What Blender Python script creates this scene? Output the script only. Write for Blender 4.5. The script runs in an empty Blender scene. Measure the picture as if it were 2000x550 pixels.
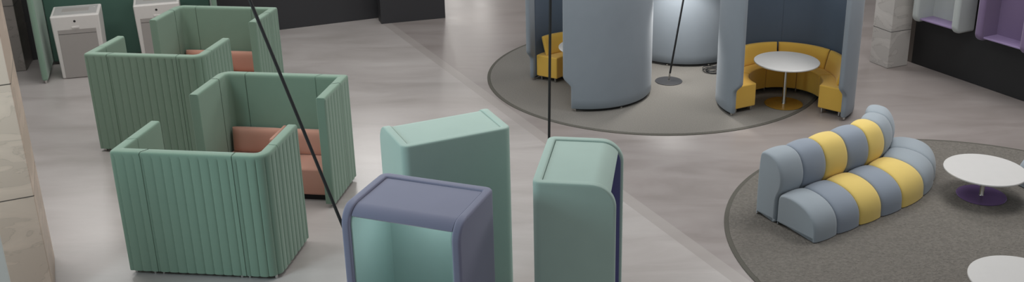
import bpy, bmesh, math, random
from mathutils import Vector, Matrix
random.seed(7)
PI = math.pi
C = bpy.context.scene.collection
R = math.radians

# ------------------------------------------------------------------ materials
def s2l(c):
    return tuple(((v/255)/12.92 if v/255 <= .04045 else ((v/255+.055)/1.055)**2.4) for v in c) + (1,)
def new_mat(name):
    m = bpy.data.materials.new(name); m.use_nodes = True
    nt = m.node_tree; b = nt.nodes['Principled BSDF']
    return m, nt, b
def N(nt, t, **kw):
    n = nt.nodes.new(t)
    for k, v in kw.items(): setattr(n, k, v)
    return n
def fabric(name, rgb, rough=.85, bump=.12, scale=420, sheen=.25, var=.05, spec=.25):
    m, nt, b = new_mat(name)
    tc = N(nt, 'ShaderNodeTexCoord')
    nz = N(nt, 'ShaderNodeTexNoise'); nz.inputs['Scale'].default_value = scale; nz.inputs['Detail'].default_value = 3
    n2 = N(nt, 'ShaderNodeTexNoise'); n2.inputs['Scale'].default_value = 5; n2.inputs['Detail'].default_value = 3
    nt.links.new(tc.outputs['Object'], nz.inputs['Vector']); nt.links.new(tc.outputs['Object'], n2.inputs['Vector'])
    mx = N(nt, 'ShaderNodeMix', data_type='RGBA')
    c = s2l(rgb)
    mx.inputs['A'].default_value = tuple(v*(1-var*1.5) for v in c[:3])+(1,)
    mx.inputs['B'].default_value = tuple(min(1, v*(1+var*1.5)) for v in c[:3])+(1,)
    ad = N(nt, 'ShaderNodeMath', operation='ADD'); hf = N(nt, 'ShaderNodeMath', operation='MULTIPLY'); hf.inputs[1].default_value = .5
    nt.links.new(nz.outputs['Fac'], ad.inputs[0]); nt.links.new(n2.outputs['Fac'], ad.inputs[1]); nt.links.new(ad.outputs[0], hf.inputs[0])
    nt.links.new(hf.outputs[0], mx.inputs['Factor']); nt.links.new(mx.outputs['Result'], b.inputs['Base Color'])
    b.inputs['Roughness'].default_value = rough; b.inputs['Specular IOR Level'].default_value = spec
    b.inputs['Sheen Weight'].default_value = sheen; b.inputs['Sheen Roughness'].default_value = .5
    bp = N(nt, 'ShaderNodeBump'); bp.inputs['Strength'].default_value = bump; bp.inputs['Distance'].default_value = .002
    nt.links.new(nz.outputs['Fac'], bp.inputs['Height']); nt.links.new(bp.outputs['Normal'], b.inputs['Normal'])
    return m
def plain(name, rgb, rough=.4, metal=0, spec=.5, emit=0, var=.03):
    m, nt, b = new_mat(name)
    nz = N(nt, 'ShaderNodeTexNoise'); nz.inputs['Scale'].default_value = 9; nz.inputs['Detail'].default_value = 4
    mx = N(nt, 'ShaderNodeMix', data_type='RGBA'); c = s2l(rgb)
    mx.inputs['A'].default_value = tuple(v*(1-var) for v in c[:3])+(1,); mx.inputs['B'].default_value = tuple(min(1, v*(1+var)) for v in c[:3])+(1,)
    nt.links.new(nz.outputs['Fac'], mx.inputs['Factor']); nt.links.new(mx.outputs['Result'], b.inputs['Base Color'])
    b.inputs['Roughness'].default_value = rough; b.inputs['Metallic'].default_value = metal; b.inputs['Specular IOR Level'].default_value = spec
    if emit:
        b.inputs['Emission Color'].default_value = c; b.inputs['Emission Strength'].default_value = emit
    return m
def marble(name, rgb, dark, tile=1.3, rough=.35, edge=None):
    m, nt, b = new_mat(name)
    tc = N(nt, 'ShaderNodeTexCoord')
    n1 = N(nt, 'ShaderNodeTexNoise'); n1.inputs['Scale'].default_value = 1.3; n1.inputs['Detail'].default_value = 8; n1.inputs['Distortion'].default_value = 1.2
    mpg = N(nt, 'ShaderNodeMapping'); mpg.inputs['Scale'].default_value = (1, 1, 2.2); mpg.inputs['Rotation'].default_value = (.3, .2, 0)
    nt.links.new(tc.outputs['Object'], mpg.inputs['Vector']); nt.links.new(mpg.outputs['Vector'], n1.inputs['Vector'])
    cr = N(nt, 'ShaderNodeValToRGB'); e = cr.color_ramp.elements
    e[0].position = .3; e[0].color = s2l(rgb); e[1].position = .75; e[1].color = s2l(tuple(min(255, v*1.12) for v in rgb))
    v = e.new(.497); v.color = s2l(rgb); v = e.new(.505); v.color = s2l(dark); v = e.new(.515); v.color = s2l(tuple(v*1.03 for v in rgb))
    nt.links.new(n1.outputs['Fac'], cr.inputs['Fac'])
    # joints between the stone slabs (by height)
    sp = N(nt, 'ShaderNodeSeparateXYZ'); nt.links.new(tc.outputs['Object'], sp.inputs[0])
    ml = N(nt, 'ShaderNodeMath', operation='PINGPONG'); ml.inputs[1].default_value = tile/2
    sh = N(nt, 'ShaderNodeMath', operation='ADD'); sh.inputs[1].default_value = 0
    nt.links.new(sp.outputs['Z'], sh.inputs[0]); nt.links.new(sh.outputs[0], ml.inputs[0])
    lt = N(nt, 'ShaderNodeMath', operation='LESS_THAN'); lt.inputs[1].default_value = .006; nt.links.new(ml.outputs[0], lt.inputs[0])
    mx = N(nt, 'ShaderNodeMix', data_type='RGBA'); mx.inputs['B'].default_value = s2l(tuple(v*.45 for v in rgb))
    nt.links.new(lt.outputs[0], mx.inputs['Factor']); nt.links.new(cr.outputs['Color'], mx.inputs['A'])
    nt.links.new(mx.outputs['Result'], b.inputs['Base Color']); b.inputs['Roughness'].default_value = rough
    return m

def floor_mat():
    m, nt, b = new_mat('polished_stone_floor')
    tc = N(nt, 'ShaderNodeTexCoord')
    mp = N(nt, 'ShaderNodeMapping'); mp.inputs['Scale'].default_value = (.45, 1.5, 1); mp.inputs['Rotation'].default_value = (0, 0, R(-6))
    nt.links.new(tc.outputs['Object'], mp.inputs['Vector'])
    n1 = N(nt, 'ShaderNodeTexNoise'); n1.inputs['Scale'].default_value = 1.1; n1.inputs['Detail'].default_value = 9; n1.inputs['Roughness'].default_value = .6; n1.inputs['Distortion'].default_value = .6
    n2 = N(nt, 'ShaderNodeTexNoise'); n2.inputs['Scale'].default_value = 60; n2.inputs['Detail'].default_value = 3
    nt.links.new(mp.outputs['Vector'], n1.inputs['Vector']); nt.links.new(tc.outputs['Object'], n2.inputs['Vector'])
    def ramp(a, b_, c):
        cr = N(nt, 'ShaderNodeValToRGB'); e = cr.color_ramp.elements
        e[0].position = .3; e[0].color = s2l(a); e[1].position = .72; e[1].color = s2l(c)
        v = e.new(.5); v.color = s2l(b_); nt.links.new(n1.outputs['Fac'], cr.inputs['Fac']); return cr
    light = ramp(*FLOOR_LIGHT); dark = ramp(*FLOOR_DARK)
    # boundary line of the paler stone walkway: through (-3.87,20.02) and (1.85,9.24)
    sp = N(nt, 'ShaderNodeSeparateXYZ'); nt.links.new(tc.outputs['Object'], sp.inputs[0])
    ax, ay = -3.87, 20.02; dx, dy = 1.85+3.87, 9.24-20.02; L = math.hypot(dx, dy); nx, ny = -dy/L, dx/L
    a = N(nt, 'ShaderNodeMath', operation='MULTIPLY'); a.inputs[1].default_value = nx
    c = N(nt, 'ShaderNodeMath', operation='MULTIPLY_ADD'); c.inputs[1].default_value = ny
    nt.links.new(sp.outputs['X'], a.inputs[0]); nt.links.new(sp.outputs['Y'], c.inputs[0]); nt.links.new(a.outputs[0], c.inputs[2])
    g = N(nt, 'ShaderNodeMath', operation='GREATER_THAN'); g.inputs[1].default_value = nx*ax+ny*ay; nt.links.new(c.outputs[0], g.inputs[0])
    mx = N(nt, 'ShaderNodeMix', data_type='RGBA'); nt.links.new(g.outputs[0], mx.inputs['Factor'])
    nt.links.new(light.outputs['Color'], mx.inputs['A']); nt.links.new(dark.outputs['Color'], mx.inputs['B'])
    # narrow joint strip along the boundary
    sb = N(nt, 'ShaderNodeMath', operation='SUBTRACT'); sb.inputs[1].default_value = nx*ax+ny*ay+.0; nt.links.new(c.outputs[0], sb.inputs[0])
    ab = N(nt, 'ShaderNodeMath', operation='COMPARE'); ab.inputs[1].default_value = .09; ab.inputs[2].default_value = .09; nt.links.new(sb.outputs[0], ab.inputs[0])
    m2 = N(nt, 'ShaderNodeMix', data_type='RGBA'); m2.inputs['B'].default_value = s2l(FLOOR_STRIP)
    k = N(nt, 'ShaderNodeMath', operation='MULTIPLY'); k.inputs[1].default_value = .55; nt.links.new(ab.outputs[0], k.inputs[0])
    nt.links.new(k.outputs[0], m2.inputs['Factor']); nt.links.new(mx.outputs['Result'], m2.inputs['A'])
    nt.links.new(m2.outputs['Result'], b.inputs['Base Color'])
    mr = N(nt, 'ShaderNodeMapRange'); mr.inputs['From Min'].default_value = .3; mr.inputs['From Max'].default_value = .7; mr.inputs['To Min'].default_value = .30; mr.inputs['To Max'].default_value = .38
    nt.links.new(n1.outputs['Fac'], mr.inputs['Value']); nt.links.new(mr.outputs['Result'], b.inputs['Roughness'])
    b.inputs['Specular IOR Level'].default_value = .55
    bp = N(nt, 'ShaderNodeBump'); bp.inputs['Strength'].default_value = .05; bp.inputs['Distance'].default_value = .002
    nt.links.new(n2.outputs['Fac'], bp.inputs['Height']); nt.links.new(bp.outputs['Normal'], b.inputs['Normal'])
    return m
def rug_mat(name, rgb, scale, bump, dist):
    m, nt, b = new_mat(name)
    tc = N(nt, 'ShaderNodeTexCoord')
    n1 = N(nt, 'ShaderNodeTexNoise'); n1.inputs['Scale'].default_value = scale; n1.inputs['Detail'].default_value = 5; n1.inputs['Roughness'].default_value = .6
    nt.links.new(tc.outputs['Object'], n1.inputs['Vector'])
    cr = N(nt, 'ShaderNodeValToRGB'); e = cr.color_ramp.elements
    e[0].position = .33; e[0].color = s2l(tuple(v*.92 for v in rgb)); e[1].position = .68; e[1].color = s2l(tuple(v*1.07 for v in rgb))
    nt.links.new(n1.outputs['Fac'], cr.inputs['Fac']); nt.links.new(cr.outputs['Color'], b.inputs['Base Color'])
    b.inputs['Roughness'].default_value = .95; b.inputs['Specular IOR Level'].default_value = .1
    bp = N(nt, 'ShaderNodeBump'); bp.inputs['Strength'].default_value = bump; bp.inputs['Distance'].default_value = dist
    nt.links.new(n1.outputs['Fac'], bp.inputs['Height']); nt.links.new(bp.outputs['Normal'], b.inputs['Normal'])
    return m

FLOOR_LIGHT = ((158,152,148), (170,164,161), (180,175,172))
FLOOR_DARK = ((134,126,122), (146,138,135), (156,149,146))
FLOOR_STRIP = (168,162,158)
M = dict(
    floor=floor_mat(),
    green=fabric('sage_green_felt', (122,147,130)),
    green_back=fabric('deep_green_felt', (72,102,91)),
    terra=fabric('terracotta_fabric', (192,142,124)),
    yellow=fabric('mustard_fabric', (214,172,76)),
    sofa_yellow=fabric('soft_yellow_fabric', (226,199,114)),
    sofa_grey=fabric('blue_grey_fabric', (139,149,162)),
    sofa_light=fabric('pale_blue_grey_fabric', (152,162,170)),
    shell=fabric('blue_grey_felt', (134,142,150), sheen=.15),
    shell_inner=fabric('shaded_blue_grey_lining', (84,96,111), sheen=.1),  # darker than the outer felt: the pods' inner shade put into the colour
    purple=fabric('slate_purple_felt', (125,127,149), bump=.2),
    teal=fabric('teal_felt', (152,184,178), bump=.1),
    mint=fabric('mint_green_felt', (165,189,179), bump=.12),
    mint_dark=fabric('sea_green_felt', (118,156,148), bump=.12),
    inner_purple=fabric('inner_purple_felt', (108,110,156)),
    white_table=plain('white_laminate', (208,207,205), rough=.3),
    chrome=plain('brushed_chrome', (200,198,195), rough=.18, metal=1),
    brass=plain('brass_disc', (170,134,62), rough=.22, metal=.4),
    purple_metal=plain('purple_lacquer_disc', (122,98,146), rough=.22, metal=.3),
    black=plain('black_powder_coat', (34,34,35), rough=.45),
    grey_metal=plain('dark_grey_base', (62,62,64), rough=.4),
    dark=plain('black_underside', (14,14,14), rough=.8),
    blackwall=plain('black_wall_panel', (38,38,39), rough=.5),
    blackcabinet=plain('charcoal_panel', (50,50,53), rough=.5),
    rug=rug_mat('grey_loop_carpet', (124,121,116), 70, .6, .006),
    rug2=rug_mat('grey_boucle_carpet', (126,122,116), 30, 1.0, .035),
    rug_edge=rug_mat('carpet_edge', (96,94,88), 90, .3, .003),
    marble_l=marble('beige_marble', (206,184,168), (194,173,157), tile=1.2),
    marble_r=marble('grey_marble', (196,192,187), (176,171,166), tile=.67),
    marble_d=marble('dark_marble', (128,122,117), (112,106,101), tile=1.2),  # darker stone of the far left column
    wall=plain('grey_plaster', (96,90,86), rough=.8),
    brownwall=plain('taupe_side_panel', (112,104,98), rough=.7),
    machine=plain('white_plastic', (208,204,200), rough=.4),
    machine_grey=plain('grey_plastic', (156,151,147), rough=.5),
    tray=plain('pale_grey_plastic', (168,166,164), rough=.45),
    hood_white=fabric('pale_grey_shell', (182,188,186), bump=.03),
    hood_purple=fabric('violet_shell', (122,104,136), bump=.03),
    shelf=plain('lavender_shelf', (152,134,172), rough=.4),
    slit=plain('light_slit_glow', (235,232,228), rough=.5, emit=5),  # glow of the unseen slits on the back wall
    whitepaint=plain('white_paint', (205,203,198), rough=.6),
)

# ------------------------------------------------------------------ helpers
def obj(name, bm, mat, parent=None, smooth=True, bevel=0, seg=3, angle=40, kind=None):
    me = bpy.data.meshes.new(name)
    bmesh.ops.remove_doubles(bm, verts=bm.verts, dist=1e-5)
    bmesh.ops.recalc_face_normals(bm, faces=bm.faces)
    bm.to_mesh(me); bm.free()
    me.materials.append(M[mat] if isinstance(mat, str) else mat)
    o = bpy.data.objects.new(name, me); C.objects.link(o)
    if parent is not None: o.parent = parent
    if smooth:
        for p in me.polygons: p.use_smooth = len(p.vertices) <= 6
        if not bevel:
            mod = o.modifiers.new('es', 'EDGE_SPLIT'); mod.split_angle = R(45)
    if bevel:
        md = o.modifiers.new('bev', 'BEVEL'); md.width = bevel; md.segments = seg; md.limit_method = 'ANGLE'; md.angle_limit = R(angle)
        md.harden_normals = False
        wn = o.modifiers.new('wn', 'WEIGHTED_NORMAL'); wn.keep_sharp = False
    if kind: o['kind'] = kind
    return o
def thing(name, label, cat, loc=(0,0,0), rz=0, group=None):
    o = bpy.data.objects.new(name, None); C.objects.link(o); o.empty_display_size = .1
    o.location = loc; o.rotation_euler = (0,0,rz); o['label'] = label; o['category'] = cat
    if group: o['group'] = group
    return o
def tag(o, label, cat, group=None):
    o['label'] = label; o['category'] = cat
    if group: o['group'] = group
    return o
def dup(root, loc, rz, label, group=None):
    r = root.copy(); C.objects.link(r); r.location = loc; r.rotation_euler = (0,0,rz); r['label'] = label
    if group: r['group'] = group
    for ch in list(root.children):
        c = ch.copy(); C.objects.link(c); c.parent = r
        for g in ch.children:
            d = g.copy(); C.objects.link(d); d.parent = c
    return r
def box(bm, x0, x1, y0, y1, z0, z1):
    vs = [bm.verts.new(p) for p in ((x0,y0,z0),(x1,y0,z0),(x1,y1,z0),(x0,y1,z0),(x0,y0,z1),(x1,y0,z1),(x1,y1,z1),(x0,y1,z1))]
    for f in ((0,3,2,1),(4,5,6,7),(0,1,5,4),(1,2,6,5),(2,3,7,6),(3,0,4,7)): bm.faces.new([vs[i] for i in f])
    return bm
def prism(bm, pts, z0, z1):
    a = [bm.verts.new((x,y,z0)) for x,y in pts]; b = [bm.verts.new((x,y,z1)) for x,y in pts]; n = len(pts)
    bm.faces.new(a[::-1]); bm.faces.new(b)
    for i in range(n): bm.faces.new((a[i], a[(i+1)%n], b[(i+1)%n], b[i]))
    return bm
def loft(bm, rings, cap=True, closed_ring=True):
    vr = [[bm.verts.new(p) for p in r] for r in rings]; n = len(rings[0])
    for a, b in zip(vr, vr[1:]):
        for i in range(n if closed_ring else n-1):
            j = (i+1) % n
            bm.faces.new((a[i], a[j], b[j], b[i]))
    if cap: bm.faces.new(vr[0][::-1]); bm.faces.new(vr[-1])
    return bm
def lathe(bm, prof, cx=0, cy=0, n=48):
    rings = [[(cx+r*math.cos(2*PI*i/n), cy+r*math.sin(2*PI*i/n), z) for i in range(n)] for r, z in prof]
    return loft(bm, rings)
def cyl(bm, cx, cy, r, z0, z1, n=20, ch=0.0):
    if ch: return lathe(bm, [(r-ch,z0),(r,z0+ch),(r,z1-ch),(r-ch,z1)], cx, cy, n)
    return lathe(bm, [(r,z0),(r,z1)], cx, cy, n)
def tube(bm, pts, r, n=10):
    pts = [Vector(p) for p in pts]; rings = []
    up = Vector((0,0,1))
    for i, p in enumerate(pts):
        t = (pts[min(i+1, len(pts)-1)] - pts[max(i-1, 0)]).normalized()
        a = t.cross(up if abs(t.z) < .95 else Vector((1,0,0))).normalized(); b = t.cross(a)
        rings.append([tuple(p + r*(math.cos(2*PI*k/n)*a + math.sin(2*PI*k/n)*b)) for k in range(n)])
    return loft(bm, rings)
def pillow(bm, f, nu=22, nv=14, k=.38):
    """closed cushion; f(u,v,w): u,v in [-1,1], w in [-1,1] thickness"""
    def th(u, v): return max(0.0, (1-abs(u)**5)*(1-abs(v)**5))**k
    def gr(n): return [math.sin(PI/2*(-1+2*i/n)) for i in range(n+1)]
    U, V = gr(nu), gr(nv)
    top = [[bm.verts.new(f(u, v, th(u, v))) for v in V] for u in U]
    bot = [[top[i][j] if i in (0, nu) or j in (0, nv) else bm.verts.new(f(U[i], V[j], -th(U[i], V[j]))) for j in range(nv+1)] for i in range(nu+1)]
    for i in range(nu):
        for j in range(nv):
            bm.faces.new((top[i][j], top[i+1][j], top[i+1][j+1], top[i][j+1]))
            bm.faces.new((bot[i][j], bot[i][j+1], bot[i+1][j+1], bot[i+1][j]))
    return bm

# ------------------------------------------------------------------ the room
bm = bmesh.new(); v = [bm.verts.new(p) for p in ((-16,-2,0),(16,-2,0),(16,32,0),(-16,32,0))]; bm.faces.new(v)
obj('floor', bm, 'floor', smooth=False, kind='structure')
obj('wall_back', box(bmesh.new(), -16, 16, 30, 30.2, 0, 7), 'wall', smooth=False, kind='structure')
for k, x in enumerate((-4.15, -3.3, -2.45)):  # unseen glowing slits, added so the floor reflects vertical streaks
    obj('light_slit_%d' % (k+1), box(bmesh.new(), x-.17, x+.17, 29.9, 30.01, 0.2, 4.6), 'slit', smooth=False, kind='structure')
obj('wall_left', box(bmesh.new(), -16.2, -16, -2, 30, 0, 7), 'wall', smooth=False, kind='structure')

def wall_box(name, p, ang, length, depth, h, mat, z0=0, kind='structure'):
    """box with its front-bottom-left corner at p, running along ang, depth to the left of the run"""
    o = obj(name, box(bmesh.new(), 0, length, 0, depth, z0, h), mat, smooth=False, kind=kind)
    o.location = (p[0], p[1], 0); o.rotation_euler = (0,0,ang); return o
# charcoal wall blocks behind the booths
a1 = math.atan2(20.1-19.275, 5.683-3.942)
L1 = 6.6
wall_box('wall_behind_booths', (-3.942-L1*math.cos(a1), 20.1-L1*math.sin(a1)), a1, L1+.3, .5, 3.2, 'blackcabinet')
a2 = math.atan2(20.103-19.652, -2.419+3.703)
wall_box('wall_charcoal_end', (-3.703, 19.652), a2, 1.361, .35, 3.2, 'blackcabinet')
# black wall on the right (with taupe return)
aw = math.atan2(14.773-16.837, 7.491-6.377)
wall_box('wall_right', (6.377, 16.837), aw, 6.5, .3, 3.4, 'blackwall')
wall_box('trim_1', (6.377-.11*math.cos(aw), 16.837-.11*math.sin(aw)), aw, .108, .3, 3.4, 'brownwall')
# marble columns
def column(name, corner, ang, w, d, h, mat):
    o = obj(name, box(bmesh.new(), -w, 0, 0, d, 0, h), mat, bevel=.012, seg=2, kind='structure')
    o.location = (corner[0], corner[1], 0); o.rotation_euler = (0,0,ang); return o
colr = obj('wall_column_right', box(bmesh.new(), 0, .46, 0, .46, 0, 3.4), 'marble_r', bevel=.008, seg=2, kind='structure')
colr.location = (5.64, 16.92, 0); colr.rotation_euler = (0,0,math.atan2(-.42,.19))
column('wall_column_left', (-5.338, 8.986), math.atan2(8.986-8.849, 5.613-5.338), 1.6, 1.0, 4.6, 'marble_l')
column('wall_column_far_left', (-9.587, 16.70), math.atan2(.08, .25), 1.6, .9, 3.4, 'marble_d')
o = obj('wall_panel_white', box(bmesh.new(), -1.2, 0, 0, .08, 0, 2.6), 'whitepaint', bevel=.01, seg=2, kind='structure')
o.location = (-5.03, 7.83, 0); o.rotation_euler = (0,0,R(40))

# ------------------------------------------------------------------ rugs
def rug(name, x, y, r, mat, label, group=None):
    t = thing(name, label, 'rug', (x,y,0))
    obj('pile', lathe(bmesh.new(), [(r-.06,.0),(r-.055,.012),(r-.07,.015)], n=160), mat, t, smooth=False)
    bm = bmesh.new(); n = 160
    prof = [(r-.055,.0),(r,.0),(r,.008),(r-.006,.011),(r-.05,.012),(r-.055,.010)]
    loft(bm, [[(q*math.cos(2*PI*i/n), q*math.sin(2*PI*i/n), z) for q, z in prof] for i in range(n)], cap=False)
    vs = bm.verts[:]; bm.verts.ensure_lookup_table(); m = len(prof)
    for k in range(m): bm.faces.new((bm.verts[(n-1)*m+k], bm.verts[(n-1)*m+(k+1)%m], bm.verts[(k+1)%m], bm.verts[k]))
    obj('border', bm, 'rug_edge', t, smooth=False)
    return t
rug('round_rug', 1.633, 16.316, 2.899, 'rug', 'round grey carpet lying under the tall curved pods')
rug('round_rug', 5.003, 10.161, 3.052, 'rug2', 'round dark grey boucle carpet under the striped sofa and coffee tables')

# ------------------------------------------------------------------ green channel-stitched booths
W, DA, DB, H, T = 1.718, .90, .929, 1.472, .118
def booth_stations():
    """outer point, inner point, arc length, inward normal, flat list along the U"""
    rA, rB, ri = .035, .17, .06
    out = []
    def seg(o0, o1, i0, i1, n):
        for k in range(n+1):
            t = k/n; out.append((Vector(o0).lerp(Vector(o1), t), Vector(i0).lerp(Vector(i1), t)))
    seg((0,DA), (0,rA), (T,DA), (T,T+.01), 54)
    for k in range(1, 6):
        a = PI + PI/2*k/6; out.append((Vector((rA+rA*math.cos(a), rA+rA*math.sin(a))), Vector((T+.01+.01*math.cos(a), T+.01+.01*math.sin(a)))))
    seg((rA,0), (W-rB,0), (T+.01,T), (W-T-ri,T), 96)
    for k in range(1, 12):
        a = 1.5*PI + PI/2*k/12
        out.append((Vector((W-rB+rB*math.cos(a), rB+rB*math.sin(a))), Vector((W-T-ri+ri*math.cos(a), T+ri+ri*math.sin(a)))))
    seg((W,rB), (W,DB), (W-T,T+ri), (W-T,DB), 48)
    return out
ST = booth_stations()
SL = [0]
for a, b in zip(ST, ST[1:]): SL.append(SL[-1] + (b[0]-a[0]).length)
def booth_piece(s0, s1):
    bm = bmesh.new(); w = .1035
    idx = [i for i, s in enumerate(SL) if s0+1e-4 < s < s1-1e-4]
    def at(s):
        for i in range(len(SL)-1):
            if SL[i] <= s <= SL[i+1] and SL[i+1] > SL[i]:
                t = (s-SL[i])/(SL[i+1]-SL[i]); return (ST[i][0].lerp(ST[i+1][0], t), ST[i][1].lerp(ST[i+1][1], t))
        return ST[-1]
    vals = {SL[i] for i in idx}
    for k in range(int(s0/w)-1, int(s1/w)+2):
        for d in (-.034, -.018, -.008, -.0035, 0, .0035, .008, .018, .034, w/2):
            if s0+.012 < k*w+d < s1-.012: vals.add(k*w+d)
    vv = []
    for v_ in sorted(vals):
        if not vv or v_-vv[-1] > 5e-4: vv.append(v_)
    sta = [(s0, *at(s0))] + [(v_, *at(v_)) for v_ in vv] + [(s1, *at(s1))]
    rings = []
    def ring(s, o, i, endk):
        d = (i-o); L = d.length; d = d/L
        q_ = abs((s/w+.5) % 1-.5)*w; sc = .0075*math.exp(-(q_/.0065)**1.3)+.007*(1-math.sin(PI*min(.5, q_/w)))
        def P(q, z): p = o + d*min(q, L); return (p.x, p.y, z)
        e = endk
        rows = [(sc+e,.05+e),(sc+e,.4),(sc+e,.8),(sc+e,H-.075),(sc*.55+e,H-.05),(.0+e,H-.032),(.003+e,H-.016),(.010+e,H-.005),(.022+e,H-e*.8)]
        r = [P(q, z) for q, z in rows]
        r += [P(L-.022-e, H-e*.8), P(L-.008-e, H-.006), P(L-.001-e, H-.022), P(L-e, H-.05), P(L-e, .4), P(L-e, .05+e)]
        return r
    n = len(sta); g = .0015
    for k, (s, o, i) in enumerate(sta):
        if k == 0:
            o2, i2 = sta[1][1], sta[1][2]; tdir = ((o2-o)).normalized()
            rings.append(ring(s, o+tdir*g, i+tdir*g, .006)); rings.append(ring(s, o+tdir*(g+.006), i+tdir*(g+.006), 0))
        elif k == n-1:
            o2, i2 = sta[-2][1], sta[-2][2]; tdir = ((o2-o)).normalized()
            rings.append(ring(s, o+tdir*(g+.006), i+tdir*(g+.006), 0)); rings.append(ring(s, o+tdir*g, i+tdir*g, .006))
        else: rings.append(ring(s, o, i, 0))
    return loft(bm, rings)
def make_booth(label, loc, rz):
    t = thing('privacy_booth', label, 'booth', loc, rz, 'green channel-stitched booths facing each other in pairs')
    sA = DA-.035; sF = sA+.055; sC = sF+(W-.205); sD = sC+.267; tot = SL[-1]
    cuts = [0, sA-.29, sF+.30, sC-.20, sD+.16, tot]
    names = ['side_screen','corner_screen','back_screen','corner_screen','side_screen']
    for nm, a, b in zip(names, cuts, cuts[1:]): obj(nm, booth_piece(a, b), 'green', t)
    for x, y in ((.06,.06),(.27,.06),(.37,.06),(W-.45,.06),(W-.36,.06),(W-.07,.08),(.06,.32),(.06,DA-.06),(W-.06,.36),(W-.06,.46),(W-.06,DB-.06),(.06,.42)):
        obj('foot', cyl(bmesh.new(), x, y, .017, 0, .055, 14), 'chrome', t)
    # bench and cushions inside
    obj('seat', box(bmesh.new(), T+.006, W-T-.006, T+.015, .72, .075, .44), 'terra', t, bevel=.03)
    obj('plinth', box(bmesh.new(), T+.03, W-T-.03, T+.04, .68, .0, .077), 'dark', t, smooth=False)
    def cush(x0, x1):
        cx, hw = (x0+x1)/2, (x1-x0)/2
        return pillow(bmesh.new(), lambda u, v, w: (cx+hw*u, T+.085+.02*(1-v)*.8+.062*w, .60+.165*v+.0*w), 24, 14, .3)
    obj('back_cushion', cush(T+.035, .835), 'terra', t); obj('back_cushion', cush(.905, W-T-.035), 'terra', t)
    obj('armrest', box(bmesh.new(), .843, .897, T+.015, .62, .43, .79), 'terra', t, bevel=.02)
    return t
boothF = make_booth('sage green stitched booth nearest the camera, its ribbed back wall turned to the viewer', (-4.761, 9.484, 0), R(-6.089))
dup(boothF, (-2.729, 11.979, 0), R(173.274), 'sage green booth with terracotta cushions in view, facing the nearest green booth')
dup(boothF, (-6.611, 12.948, 0), R(-6.126), 'green stitched booth in the second pair, ribbed back seen behind the nearest booth')
dup(boothF, (-4.577, 15.445, 0), R(173.413), 'farthest sage green booth, open side forward, in front of the white machines')

# ------------------------------------------------------------------ tall green screen behind the white machines
t = thing('tall_screen', 'tall deep green felt screen standing behind the white machines', 'screen', (-9.16, 17.05, 0), R(21.9))
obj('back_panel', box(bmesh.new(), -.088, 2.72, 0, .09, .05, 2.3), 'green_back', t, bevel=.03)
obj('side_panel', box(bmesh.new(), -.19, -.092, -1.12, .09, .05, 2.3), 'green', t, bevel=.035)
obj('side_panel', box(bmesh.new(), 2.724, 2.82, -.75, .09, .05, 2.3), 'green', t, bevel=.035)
for x, y in ((-.14,-1.07),(-.14,0),(2.77,-.7),(2.77,0),(.9,.045),(1.8,.045)):
    obj('foot', cyl(bmesh.new(), x, y, .022, 0, .055, 14), 'chrome', t)

# ------------------------------------------------------------------ white machines
def machine(label, loc, rz):
    t = thing('office_machine', label, 'machine', loc, rz, 'white cabinets in front of the green screen')
    w, d, hf, hb = .78, .46, 1.12, 1.195
    bm = bmesh.new()
    ring = lambda z, iw, z2=None: [(iw,iw*.3,z),(w-iw,iw*.3,z),(w-iw,d,z if z2 is None else z2),(iw,d,z if z2 is None else z2)]
    loft(bm, [ring(0,.03), ring(.9,.005), ring(hf,.0,hb)])
    obj('cabinet_body', bm, 'machine', t, bevel=.025)
    sl = (hb-hf)/d
    bm = bmesh.new(); x0, x1, y0, y1 = .045, w-.045, .05, d-.05
    def zz(y): return hf+sl*y
    a = [(x0,y0),(x1,y0),(x1,y1),(x0,y1)]
    loft(bm, [[(x,y,zz(y)-.01) for x,y in a], [(x,y,zz(y)+.006) for x,y in a]])
    tr = obj('top_tray', bm, 'tray', t, bevel=.008)
    bm = bmesh.new(); a = [(.17,.17),(.6,.17),(.6,.32),(.17,.32)]
    loft(bm, [[(x,y,zz(y)-.0) for x,y in a], [(x,y,zz(y)+.0085) for x,y in a]])
    obj('recess', bm, 'machine_grey', tr, bevel=.006)
    bm = bmesh.new(); lathe(bm, [(.018,0),(.018,.004),(.012,.006)], .68, .3, 20); bmesh.ops.translate(bm, verts=bm.verts, vec=(0,0,zz(.3)+.006))
    obj('button', bm, 'machine', tr)
    bm = bmesh.new(); box(bm, .09, w-.08, -.004, .02, .01, .88)
    obj('front_panel', bm, 'machine_grey', t, bevel=.006)
    obj('panel_groove', box(bmesh.new(), .095, w-.085, -.006, .0, .80, .805), 'dark', t, smooth=False)
    obj('door_catch', box(bmesh.new(), .32, .44, -.012, .02, .895, .93), 'machine', t, bevel=.006)
    bm = bmesh.new(); lathe(bm, [(.02,0),(.02,.006),(.015,.008)], 0, 0, 20)
    bmesh.ops.rotate(bm, verts=bm.verts, cent=(0,0,0), matrix=Matrix.Rotation(PI/2, 3, 'X')); bmesh.ops.translate(bm, verts=bm.verts, vec=(.38,.004,1.02))
    obj('badge', bm, 'black', t)
    return t
mc = machine('white floor-standing machine nearer the far left column, grey front fully in view', (-8.73, 16.20, 0), R(17))
dup(mc, (-7.60, 16.93, 0), R(19), 'white floor-standing machine partly hidden behind the farthest green booth')

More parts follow.
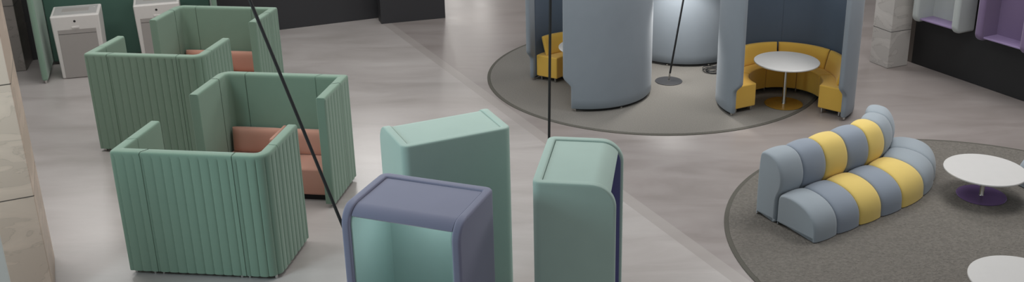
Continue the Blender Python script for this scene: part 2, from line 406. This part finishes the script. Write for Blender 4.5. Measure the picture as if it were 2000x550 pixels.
# ------------------------------------------------------------------ quiet pods (three, front centre)
def path_shell(path, t_):
    """path: list of (y,z) outer points -> closed outline with thickness t_ to the inside"""
    n = len(path); inn = []
    for i, (y, z) in enumerate(path):
        a = Vector(path[max(i-1,0)]); b = Vector(path[min(i+1,n-1)]); d = (b-a).normalized()
        inn.append((y+d.y*t_, z-d.x*t_))
    return path + inn[::-1]
def extr_x(bm, outline, x0, x1):
    a = [bm.verts.new((x0,y,z)) for y,z in outline]; b = [bm.verts.new((x1,y,z)) for y,z in outline]; n = len(outline)
    bm.faces.new(a[::-1]); bm.faces.new(b)
    for i in range(n): bm.faces.new((a[i], a[(i+1)%n], b[(i+1)%n], b[i]))
    return bm
def arc(cy, cz, r, a0, a1, n):
    return [(cy+r*math.cos(R(a0+(a1-a0)*k/n)), cz+r*math.sin(R(a0+(a1-a0)*k/n))) for k in range(n+1)]
LIP = 34
def quiet_pod(label, loc, rz, wid, dep, Rf, outer, inner, Hp=2.1, side=None):
    # local: back face y=0, open front at y=dep, x 0..wid
    t = thing('quiet_pod', label, 'pod', loc, rz)
    ts = .075; rb = .05; z0 = .04
    e = .014; ys = .075; rc = .075
    def uring(z, ins=0):
        q = max(0.0, z-(Hp-Rf)); ye = dep-Rf+math.sqrt(max(0, Rf*Rf-q*q))-ins; re = .022-ins*.8
        o = ins; pts = []
        # outer: right front end -> back right corner -> back left corner -> left front end
        def a_(cx, cy, r, a0, a1, n=6): return [(cx+r*math.cos(R(a0+(a1-a0)*k/n)), cy+r*math.sin(R(a0+(a1-a0)*k/n))) for k in range(n+1)]
        r0 = rc-o
        pts += a_(wid-ts+re+o, ye-re, re, 90+60, 90, 3)[:0]
        pts += a_(wid-o-re, ye-re, re, 90, 0, 5)
        pts += a_(wid-rc, rc, r0, 0, -90, 8) + a_(rc, rc, r0, -90, -180, 8)
        pts += a_(o+re, ye-re, re, 180, 90, 5) + a_(ts-o-re, ye-re, re, 90, 0, 5)
        pts += [(ts-o, ys-o+.012), (ts-o+.012, ys-o), (wid-ts+o-.012, ys-o), (wid-ts+o, ys-o+.012)]
        pts += a_(wid-ts+o+re, ye-re, re, 180, 90, 5)
        return [(x, y, z) for x, y in pts]
    zs = [(z0, .01), (z0+.01, 0), (.6, 0), (1.2, 0), (Hp-Rf, 0)] + [(Hp-Rf+Rf*math.sin(R(90*k/16)), 0) for k in range(1, 15)]
    tb_ = .016
    zs = [z for z in zs if z[0] < Hp-tb_-.003] + [(Hp-tb_+tb_*math.sin(R(q)), tb_*(1-math.cos(R(q)))) for q in (0, 30, 60, 90)]
    bm = loft(bmesh.new(), [uring(z, i_) for z, i_ in zs]); bmesh.ops.triangulate(bm, faces=[f for f in bm.faces if len(f.verts) > 4])
    obj('body_shell', bm, outer, t)
    # top panel: slightly recessed, rolls down over the front
    r2 = Rf-e
    top = [(ys+.006, Hp-e)] + arc(dep-Rf, Hp-Rf, r2, 90, LIP, 14)
    outl = path_shell(top, .045)
    obj('top_panel', extr_x(bmesh.new(), outl, ts+.005, wid-ts-.005), outer, t)
    # inner lining
    lin = .012
    obj('side_lining', extr_x(bmesh.new(), [(ys+.002,z0+.02),(ys+.002,Hp-.03)] + [(y,z) for y,z in arc(dep-Rf, Hp-Rf, Rf-.024, 90, 0, 12)] + [(dep-.024, z0+.02)], ts+.0005, ts+lin), inner, t, smooth=False)
    obj('side_lining', extr_x(bmesh.new(), [(ys+.002,z0+.02),(ys+.002,Hp-.03)] + [(y,z) for y,z in arc(dep-Rf, Hp-Rf, Rf-.024, 90, 0, 12)] + [(dep-.024, z0+.02)], wid-ts-lin, wid-ts-.0005), inner, t, smooth=False)
    obj('back_lining', box(bmesh.new(), ts+lin, wid-ts-lin, ys+.0005, ys+lin, z0+.02, Hp-.065), inner, t, smooth=False)
    obj('seat', box(bmesh.new(), ts+lin+.002, wid-ts-lin-.002, ys+lin+.002, .5, .1, .46), inner, t, bevel=.03)
    obj('base_plate', box(bmesh.new(), ts+.01, wid-ts-.01, .06, dep-.03, .0, .05), 'dark', t, smooth=False)
    return t
quiet_pod('slate purple acoustic pod with teal lining, standing nearest the camera', (-.530, 7.200, 0), 2.816, 1.019, .71, .16, 'purple', 'teal')
quiet_pod('pale mint acoustic pod behind the slate purple one, its back turned', (-1.408, 8.038, 0), .461, 1.068, .737, .199, 'mint', 'inner_purple')
quiet_pod('mint green acoustic pod right of the purple one, its purple inside edge showing', (-.106, 8.304, 0), -1.699, 1.020, .695, .206, 'mint', 'inner_purple')

# ------------------------------------------------------------------ tall curved pods: shell, bench, table
RO, TS, HS = 1.085, .085, 2.25
def shell_bm(a0, a1):
    zs = [.045,.06,.2,.36,.40,.43,.46,.49,.52,.55,.6,1.0,1.5,HS-.02,HS-.005,HS]
    rings = []
    for z in zs:
        k = min(1, max(0, (z-.38)/.18)); k = k*k*(3-2*k)
        cut = 7.2*(1-k); s0, s1 = a0+cut, a1-cut
        ins = .012 if z in (zs[0], zs[-1]) else (.004 if z in (zs[-2],) else 0)
        ro, ri = RO-ins, RO-TS+ins; rm, rh = (ro+ri)/2, (ro-ri)/2; n = 72; ring = []
        for k2 in range(n+1):
            a = R(s0+(s1-s0)*k2/n); ring.append((ro*math.cos(a), ro*math.sin(a), z))
        for k2 in range(1, 8):
            b = PI*k2/8; a = R(s1); rr = rm+rh*math.cos(b); tt = rh*math.sin(b)*.8
            ring.append((rr*math.cos(a)-tt*math.sin(a), rr*math.sin(a)+tt*math.cos(a), z))
        for k2 in range(n+1):
            a = R(s1+(s0-s1)*k2/n); ring.append((ri*math.cos(a), ri*math.sin(a), z))
        for k2 in range(1, 8):
            b = PI*k2/8; a = R(s0); rr = rm-rh*math.cos(b); tt = -rh*math.sin(b)*.8
            ring.append((rr*math.cos(a)-tt*math.sin(a), rr*math.sin(a)+tt*math.cos(a), z))
        rings.append(ring)
    return loft(bmesh.new(), rings)
A0, A1 = -51, 217         # opening towards -y (265 deg middle)
def arc_box(r0, r1, a0, a1, z0, z1, r1t=None, r0t=None, n=16):
    a = []; 
    for k in range(n+1):
        q = R(a0+(a1-a0)*k/n); c, s = math.cos(q), math.sin(q)
        r0b, r1b = r0, r1; r0u, r1u = r0t or r0, r1t or r1
        a.append([(r0b*c,r0b*s,z0),(r1b*c,r1b*s,z0),(r1u*c,r1u*s,z1),(r0u*c,r0u*s,z1)])
    return loft(bmesh.new(), a)
def make_shell(label, loc, rz):
    t = thing('curved_pod', label, 'pod', loc, rz, 'tall blue-grey curved pods on the round carpet')
    obj('curved_screen', shell_bm(A0, A1), 'shell', t)
    for q0, q1 in ((A0+9, (A0+A1)/2), ((A0+A1)/2, A1-9)):  # darker sheets added to deepen the shade inside the pod
        obj('inner_shade_lining', arc_box(RO-TS-.012, RO-TS+.002, q0+.08, q1-.08, .08, HS-.02, n=36), 'shell_inner', t, smooth=True)
    bm = bmesh.new(); n = 60
    a_, b_ = R(A0+10), R(A1-10); pts = []
    for k in range(n+1): a = a_+(b_-a_)*k/n; pts.append(((RO-.02)*math.cos(a), (RO-.02)*math.sin(a)))
    for k in range(n+1): a = b_+(a_-b_)*k/n; pts.append(((RO-.065)*math.cos(a), (RO-.065)*math.sin(a)))
    obj('plinth', prism(bm, pts, .026, .05), 'dark', t, smooth=False)
    for k in range(7):
        a = R(A0+9+(A1-A0-18)*k/6)
        obj('foot', cyl(bmesh.new(), (RO-.045)*math.cos(a), (RO-.045)*math.sin(a), .02, 0, .05, 14), 'chrome', t)
    return t
def make_bench(label, loc, rz):
    t = thing('curved_bench', label, 'bench', loc, rz, 'mustard yellow curved benches inside the pods')
    b0, b1 = A0+11, A1-9
    ri, ro = .575, .985
    cuts = [b0 + (b1-b0)*k/5 for k in range(6)]
    for a, b in zip(cuts, cuts[1:]):
        obj('seat', arc_box(ri, ro, a+.15, b-.15, .075, .45), 'yellow', t, bevel=.022, angle=50)
    bc = [b0+10+(b1-b0-14)*k/4 for k in range(5)]
    for a, b in zip(bc, bc[1:]):
        mid, hw = (a+b)/2, (b-a)/2-.8
        def f(u, v, w, mid=mid, hw=hw):
            q = R(mid+hw*u); rr = .885+.045*v - .055*w - .03*math.cos(R(hw*u))**3
            return (rr*math.cos(q), rr*math.sin(q), .605+.16*v)
        obj('back_cushion', pillow(bmesh.new(), f, 26, 14, .3), 'yellow', t)
    for k in range(6):
        a = R(b0+4+(b1-b0-8)*k/5)
        for r in (ri+.06, ro-.07): obj('leg', cyl(bmesh.new(), r*math.cos(a), r*math.sin(a), .016, 0, .08, 12), 'chrome', t)
    obj('plinth', arc_box(ri+.12, ro-.12, b0+5, b1-5, .03, .076), 'dark', t, smooth=False)
    return t
def make_table(name, label, cat, loc, r, h, rb, base, group, th=.028):
    t = thing(name, label, cat, loc, 0, group)
    obj('table_top', lathe(bmesh.new(), [(r-.012,h-th),(r-.002,h-th+.006),(r,h-th/2),(r-.002,h-.005),(r-.008,h)], n=96), 'white_table', t)
    obj('column', lathe(bmesh.new(), [(.034,.012),(.03,.02),(.03,h-th-.012),(.06,h-th-.006),(.06,h-th)], n=28), 'chrome', t)
    obj('base_disc', lathe(bmesh.new(), [(rb-.004,0),(rb,.004),(rb,.009),(rb-.006,.013)], n=80), base, t)
    return t
Z = .016   # carpet thickness
podR = (3.592, 14.694); podM = (.445, 15.46); podT = (2.33, 17.70)
sh = make_shell('blue-grey curved pod on the right, opening forward onto a round white table', (*podR, Z), 0)
dup(sh, (*podM, Z), R(-59), 'large blue-grey curved pod left of the leaning pole, opening to the left')
dup(sh, (*podT, Z), R(165), 'blue-grey curved pod farthest back, standing behind the leaning pole')
bn = make_bench('mustard bench lining the right pod, around the white table', (*podR, Z), 0)
dup(bn, (*podM, Z), R(-59), 'mustard bench mostly hidden inside the left pod')
tb = make_table('pedestal_table', 'round white pedestal table on a brass disc in the right pod', 'table', (*podR, Z), .514, .741-Z, .303, 'brass', 'round white tables in the pods')
dup(tb, (.50, 15.56, Z), 0, 'round white table edge peeking out of the left pod')
ct = make_table('coffee_table', 'low round white coffee table on a purple disc beside the striped sofa', 'table', (5.379, 11.294, Z), .499, .385-Z, .304, 'purple_metal', 'low round white coffee tables')
dup(ct, (4.625, 8.60, Z), 0, 'low round white coffee table cut off by the bottom edge of the picture')

# ------------------------------------------------------------------ modular striped sofa
def arc_pts(cx, cz, rx, rz, a0, a1, n): return [(cx+rx*math.cos(R(a0+(a1-a0)*k/n)), cz+rz*math.sin(R(a0+(a1-a0)*k/n))) for k in range(n+1)]
def smooth_closed(pts, corners, it=3):
    for _ in range(it):
        out = []; n = len(pts)
        for i in range(n):
            a, b = pts[i], pts[(i+1) % n]
            out += [(a[0]*.75+b[0]*.25, a[1]*.75+b[1]*.25), (a[0]*.25+b[0]*.75, a[1]*.25+b[1]*.75)]
        pts = out
    return pts
# profile coordinates: d = distance in front of the seat/back junction, z = height
SEAT = smooth_closed([(0,.008),(0,.008),(0,.008),(0,.2),(0,.36),(.05,.42),(.22,.44),(.42,.405),(.56,.315),(.632,.19),(.64,.008),(.64,.008),(.64,.008),(.3,.008)], None)
BACK = smooth_closed([(-.35,.008),(-.35,.008),(-.355,.4),(-.345,.72),(-.325,.85),(-.2,.875),(-.04,.83),(.06,.66),(.07,.47),(.0,.33),(-.006,.2),(-.004,.008),(-.004,.008),(-.2,.008)], None)
def profile_normals(p):
    n = len(p); out = []
    for i in range(n):
        a, b = Vector(p[i-1]), Vector(p[(i+1) % n]); d = (b-a)
        d = d.normalized() if d.length > 1e-9 else Vector((1,0)); out.append(Vector((d.y, -d.x)))
    # make inward
    area = sum(p[i][0]*p[(i+1)%n][1]-p[(i+1)%n][0]*p[i][1] for i in range(n))
    return [(-v if area > 0 else v) for v in out]
def sofa_frames():
    J = Vector((0,0)); fr = [(J.copy(), 0.0)]
    w = .396
    for k in range(4): J = J+Vector((w,0)); fr.append((J.copy(), 0.0))
    h = 0.0
    for k in range(3):
        turn = R(TURN[k]); ch = h+turn/2; J = J+Vector((math.cos(ch), math.sin(ch)))*.36; h += turn; fr.append((J.copy(), h))
    return fr
TURN = (16, 14, 13)
FR = sofa_frames()
def module_bm(prof, k):
    (j0, h0), (j1, h1) = FR[k], FR[k+1]
    nrm = profile_normals(prof); rings = []; dmax = max(p[0] for p in prof); dmin = min(p[0] for p in prof)
    W_ = .38; re = .035; ts = [0,.006,.018,.038,.07,.12,.2,.35,.5,.65,.8,.88,.93,.962,.982,.994,1]
    for t in ts:
        dd = min(t, 1-t)*W_
        ins = .022*(1-4*t*(1-t))
        if dd < re: ins += re*.62*(1-math.sqrt(max(0, 1-(1-dd/re)**2)))
        J = j0.lerp(j1, t); h = h0+(h1-h0)*t
        # curved chord correction keeps the run smooth
        fwd = Vector((math.sin(h), -math.cos(h)))
        g = .002 if t == 0 else (-.002 if t == 1 else 0)
        run = Vector((math.cos(h), math.sin(h)))
        ring = []
        for (d, z), nn in zip(prof, nrm):
            d2 = d + nn.x*ins
            if z < .1: d2 = d-ins if d > dmax-.04 else (d+ins if d < dmin+.04 else d2)
            z2 = max(.008, z + nn.y*ins)
            p = J + fwd*d2 + run*g
            ring.append((p.x, p.y, z2))
        rings.append(ring)
    return loft(bmesh.new(), rings)
def make_sofa(label, loc, rz, cols):
    t = thing('modular_sofa', label, 'sofa', loc, rz)
    for k in range(7):
        obj('seat_module', module_bm(SEAT, k), cols[k], t)
        obj('back_module', module_bm(BACK, k), cols[k], t)
    bm = bmesh.new(); a = []; b = []
    for (J, h) in FR:
        fwd = Vector((math.sin(h), -math.cos(h))); p = J+fwd*.5; q = J-fwd*.25; a.append((p.x,p.y)); b.append((q.x,q.y))
    a[0] = (a[0][0]+.05, a[0][1]); b[0] = (b[0][0]+.05, b[0][1])
    prism(bm, a+b[::-1], 0, .012); obj('plinth', bm, 'dark', t, smooth=False)
    return t
G, L_, Y = 'sofa_grey', 'sofa_light', 'sofa_yellow'
th34 = R(34)
A0p = Vector((2.935, 10.047)); nb = Vector((-math.sin(th34), math.cos(th34)))
J0 = A0p + nb*.62
make_sofa('curved modular sofa striped in blue-grey and yellow, on the dark round carpet', (J0.x, J0.y, Z), th34, [L_, G, Y, G, Y, L_, L_])
make_sofa('second blue-grey modular sofa, only a corner showing past the right coffee table', (6.50, 11.95, Z), aw, [L_, G, G, Y, G, L_, L_])

# ------------------------------------------------------------------ slim leaning poles on disc feet
def pole_stand(label, x, y, dx, h, z0, rb=.235):
    t = thing('pole_stand', label, 'pole stand', (x,y,z0), 0, 'slim black poles on floor discs')
    obj('base_disc', lathe(bmesh.new(), [(rb,0),(rb,.008),(rb-.005,.011)], n=64), 'grey_metal', t)
    obj('boss', lathe(bmesh.new(), [(.03,.01),(.03,.016),(.018,.02)], n=20), 'chrome', t)
    d = Vector((dx,0,h)).normalized(); p0 = Vector((0,0,.018))
    obj('ferrule', tube(bmesh.new(), [p0, p0+d*.06, p0+d*.14], .015), 'chrome', t)
    obj('pole', tube(bmesh.new(), [p0+d*.13, p0+d*h*.5, p0+d*h], .0165), 'black', t)
    return t
pole_stand('slim black pole leaning left across the green booths, foot hidden behind the purple pod', -2.035, 9.064, -1.143, 4.0, 0, .2)
pole_stand('slim black upright pole rising behind the mint green pod on the right', -.149, 10.74, .074, 4.0, 0, .165)
pole_stand('slim black pole leaning right, its dark disc foot on the round carpet between the pods', 1.872, 15.844, .422, 3.0, Z, .232)
t = thing('pole_stand', 'pole foot mostly hidden behind the right pod, beside the coiled cable', 'pole stand', (2.83, 16.62, Z), 0)
obj('base_disc', lathe(bmesh.new(), [(.06,0),(.06,.008),(.055,.011)], n=32), 'grey_metal', t)
obj('ferrule', tube(bmesh.new(), [(0,0,.01),(0,0,.16)], .014), 'chrome', t)
obj('pole', tube(bmesh.new(), [(0,0,.15),(.02,0,1.2),(.04,0,2.6)], .0165), 'black', t)
pts = []
for k in range(150):
    a = k*.21; rr = .13+.035*math.sin(a*.37)+.02*math.sin(a*1.3)
    pts.append((2.68+.04*math.sin(a*.11)+rr*math.cos(a)*1.1, 16.36+rr*math.sin(a)+.03*math.cos(a*.17), Z+.012+.016*(1+math.sin(a*.45))))
tag(obj('coiled_cable', tube(bmesh.new(), pts, .007, 6), 'black'), 'tangled dark cable coiled on the carpet beside the right pod', 'cable')

# ------------------------------------------------------------------ wall hoods on the black wall
def hood(label, u0, mat):
    # local x along wall (towards the camera), y = out of the wall
    base = Vector((6.377, 16.837)); u = Vector((math.cos(aw), math.sin(aw))); p = base+u*u0
    t = thing('wall_booth', label, 'phone hood', (p.x, p.y, 0), aw, None)
    dep, z0, z1, rc = .46, .9, 2.3, .13; wid = .97
    sil = [(0,z0)] + [(-(dep-rc)+0, z0)]
    sil = [(-.003,z1),(-.003,z0+.03),(-.03,z0)] + [(-(dep-rc)-rc*math.sin(R(q)), z0+rc-rc*math.cos(R(q))) for q in range(0, 91, 9)] + [(-(dep-rc)-rc*math.cos(R(q)), z1-rc+rc*math.sin(R(q))) for q in range(0, 91, 9)]
    for a in (0, wid-.13): obj('side_panel', extr_x(bmesh.new(), sil, a, a+.13), mat, t, bevel=.045, seg=5, angle=50)
    obj('back_panel', box(bmesh.new(), .1, wid-.1, -.07, -.004, z0+.06, z1), mat, t, bevel=.01)
    obj('top_panel', box(bmesh.new(), .1, wid-.1, -.4, -.004, z1-.07, z1-.002), mat, t, bevel=.02)
    obj('shelf', box(bmesh.new(), .128, wid-.128, -.385, -.06, z0+.045, z0+.075), 'shelf', t, bevel=.008)
    return t
hood('pale grey wall-mounted phone hood with a lavender shelf, next to the marble column', .27, 'hood_white')
hood('violet wall-mounted phone hood with a lavender shelf, at the right picture edge', 1.58, 'hood_purple')

# ------------------------------------------------------------------ light
w = bpy.data.worlds.new('world'); bpy.context.scene.world = w; w.use_nodes = True
bg = w.node_tree.nodes['Background']; bg.inputs['Color'].default_value = (.97,.98,1.0,1); bg.inputs['Strength'].default_value = .32
def area(name, loc, target, size, power, col=(1,.97,.94), sy=None):
    l = bpy.data.lights.new(name, 'AREA'); l.energy = power; l.color = col; l.size = size
    if sy: l.shape = 'RECTANGLE'; l.size_y = sy
    o = bpy.data.objects.new(name, l); C.objects.link(o); o.location = loc
    o.rotation_euler = (Vector(target)-Vector(loc)).to_track_quat('-Z', 'Y').to_euler(); return o
def point_light(name, loc, power, rad=.1, col=(1,1,1)):
    l = bpy.data.lights.new(name, 'POINT'); l.energy = power; l.color = col; l.shadow_soft_size = rad
    o = bpy.data.objects.new(name, l); C.objects.link(o); o.location = loc; return o
l = bpy.data.lights.new('light_between_pods', 'SPOT'); l.energy = 160; l.color = (1,.975,.93); l.shadow_soft_size = .14; l.spot_size = R(118); l.spot_blend = .35
o = bpy.data.objects.new('light_between_pods', l); C.objects.link(o); o.location = (1.95,15.85,2.05)
point_light('fill_in_purple_pod', (-1.14,6.95,1.88), 3.6, .1, (1,1,1))  # added fill that brightens the teal lining, no fixture modelled
W1 = (1,.985,.965)
area('light_over_centre', (-.8,11.5,6.6), (-.8,11.0,0), 3.0, 140, W1)
area('light_left', (-7.5,11.5,6.0), (-4.5,11,0), 2.2, 125, W1)
area('light_left_back', (-7.0,15.0,6.2), (-7.2,15.5,0), 2.4, 85, W1)
area('light_far_left', (-11.5,22.0,5.3), (-5.9,11.2,0), 1.6, 120, W1)
area('light_mid_back', (-5.0,24.5,5.4), (-2.6,12.6,0), 1.8, 190, W1)
area('light_back', (-3.4,17.6,6.4), (-3.4,17.3,0), 3.0, 90, W1)
area('light_right_back', (5.6,17.2,6.2), (5.6,16.2,0), 2.6, 230, W1)
area('light_right', (5.6,12.0,5.8), (4.8,10.8,0), 2.4, 150, W1)
area('light_front', (-6.4,5.9,3.9), (-1.5,8.0,1.0), 1.8, 150, (.7,.93,1))

# ------------------------------------------------------------------ camera
cd = bpy.data.cameras.new('camera'); cam = bpy.data.objects.new('camera', cd); C.objects.link(cam)
f, cx, cy, pitch, roll, h = 1907.45, 1093.184, 191.974, 20.013, -.378, 5.486
cd.sensor_fit = 'HORIZONTAL'; cd.sensor_width = 36; cd.lens = f/2000*36
cd.shift_x = (1000-cx)/2000; cd.shift_y = (cy-275)/2000
cam.matrix_world = Matrix.Translation((0,0,h)) @ Matrix.Rotation(R(90-pitch), 4, 'X') @ Matrix.Rotation(R(roll), 4, 'Z')
cd.clip_end = 200
sc = bpy.context.scene; sc.camera = cam
sc.view_settings.view_transform = 'Standard'; sc.view_settings.look = 'None'; sc.view_settings.exposure = 0
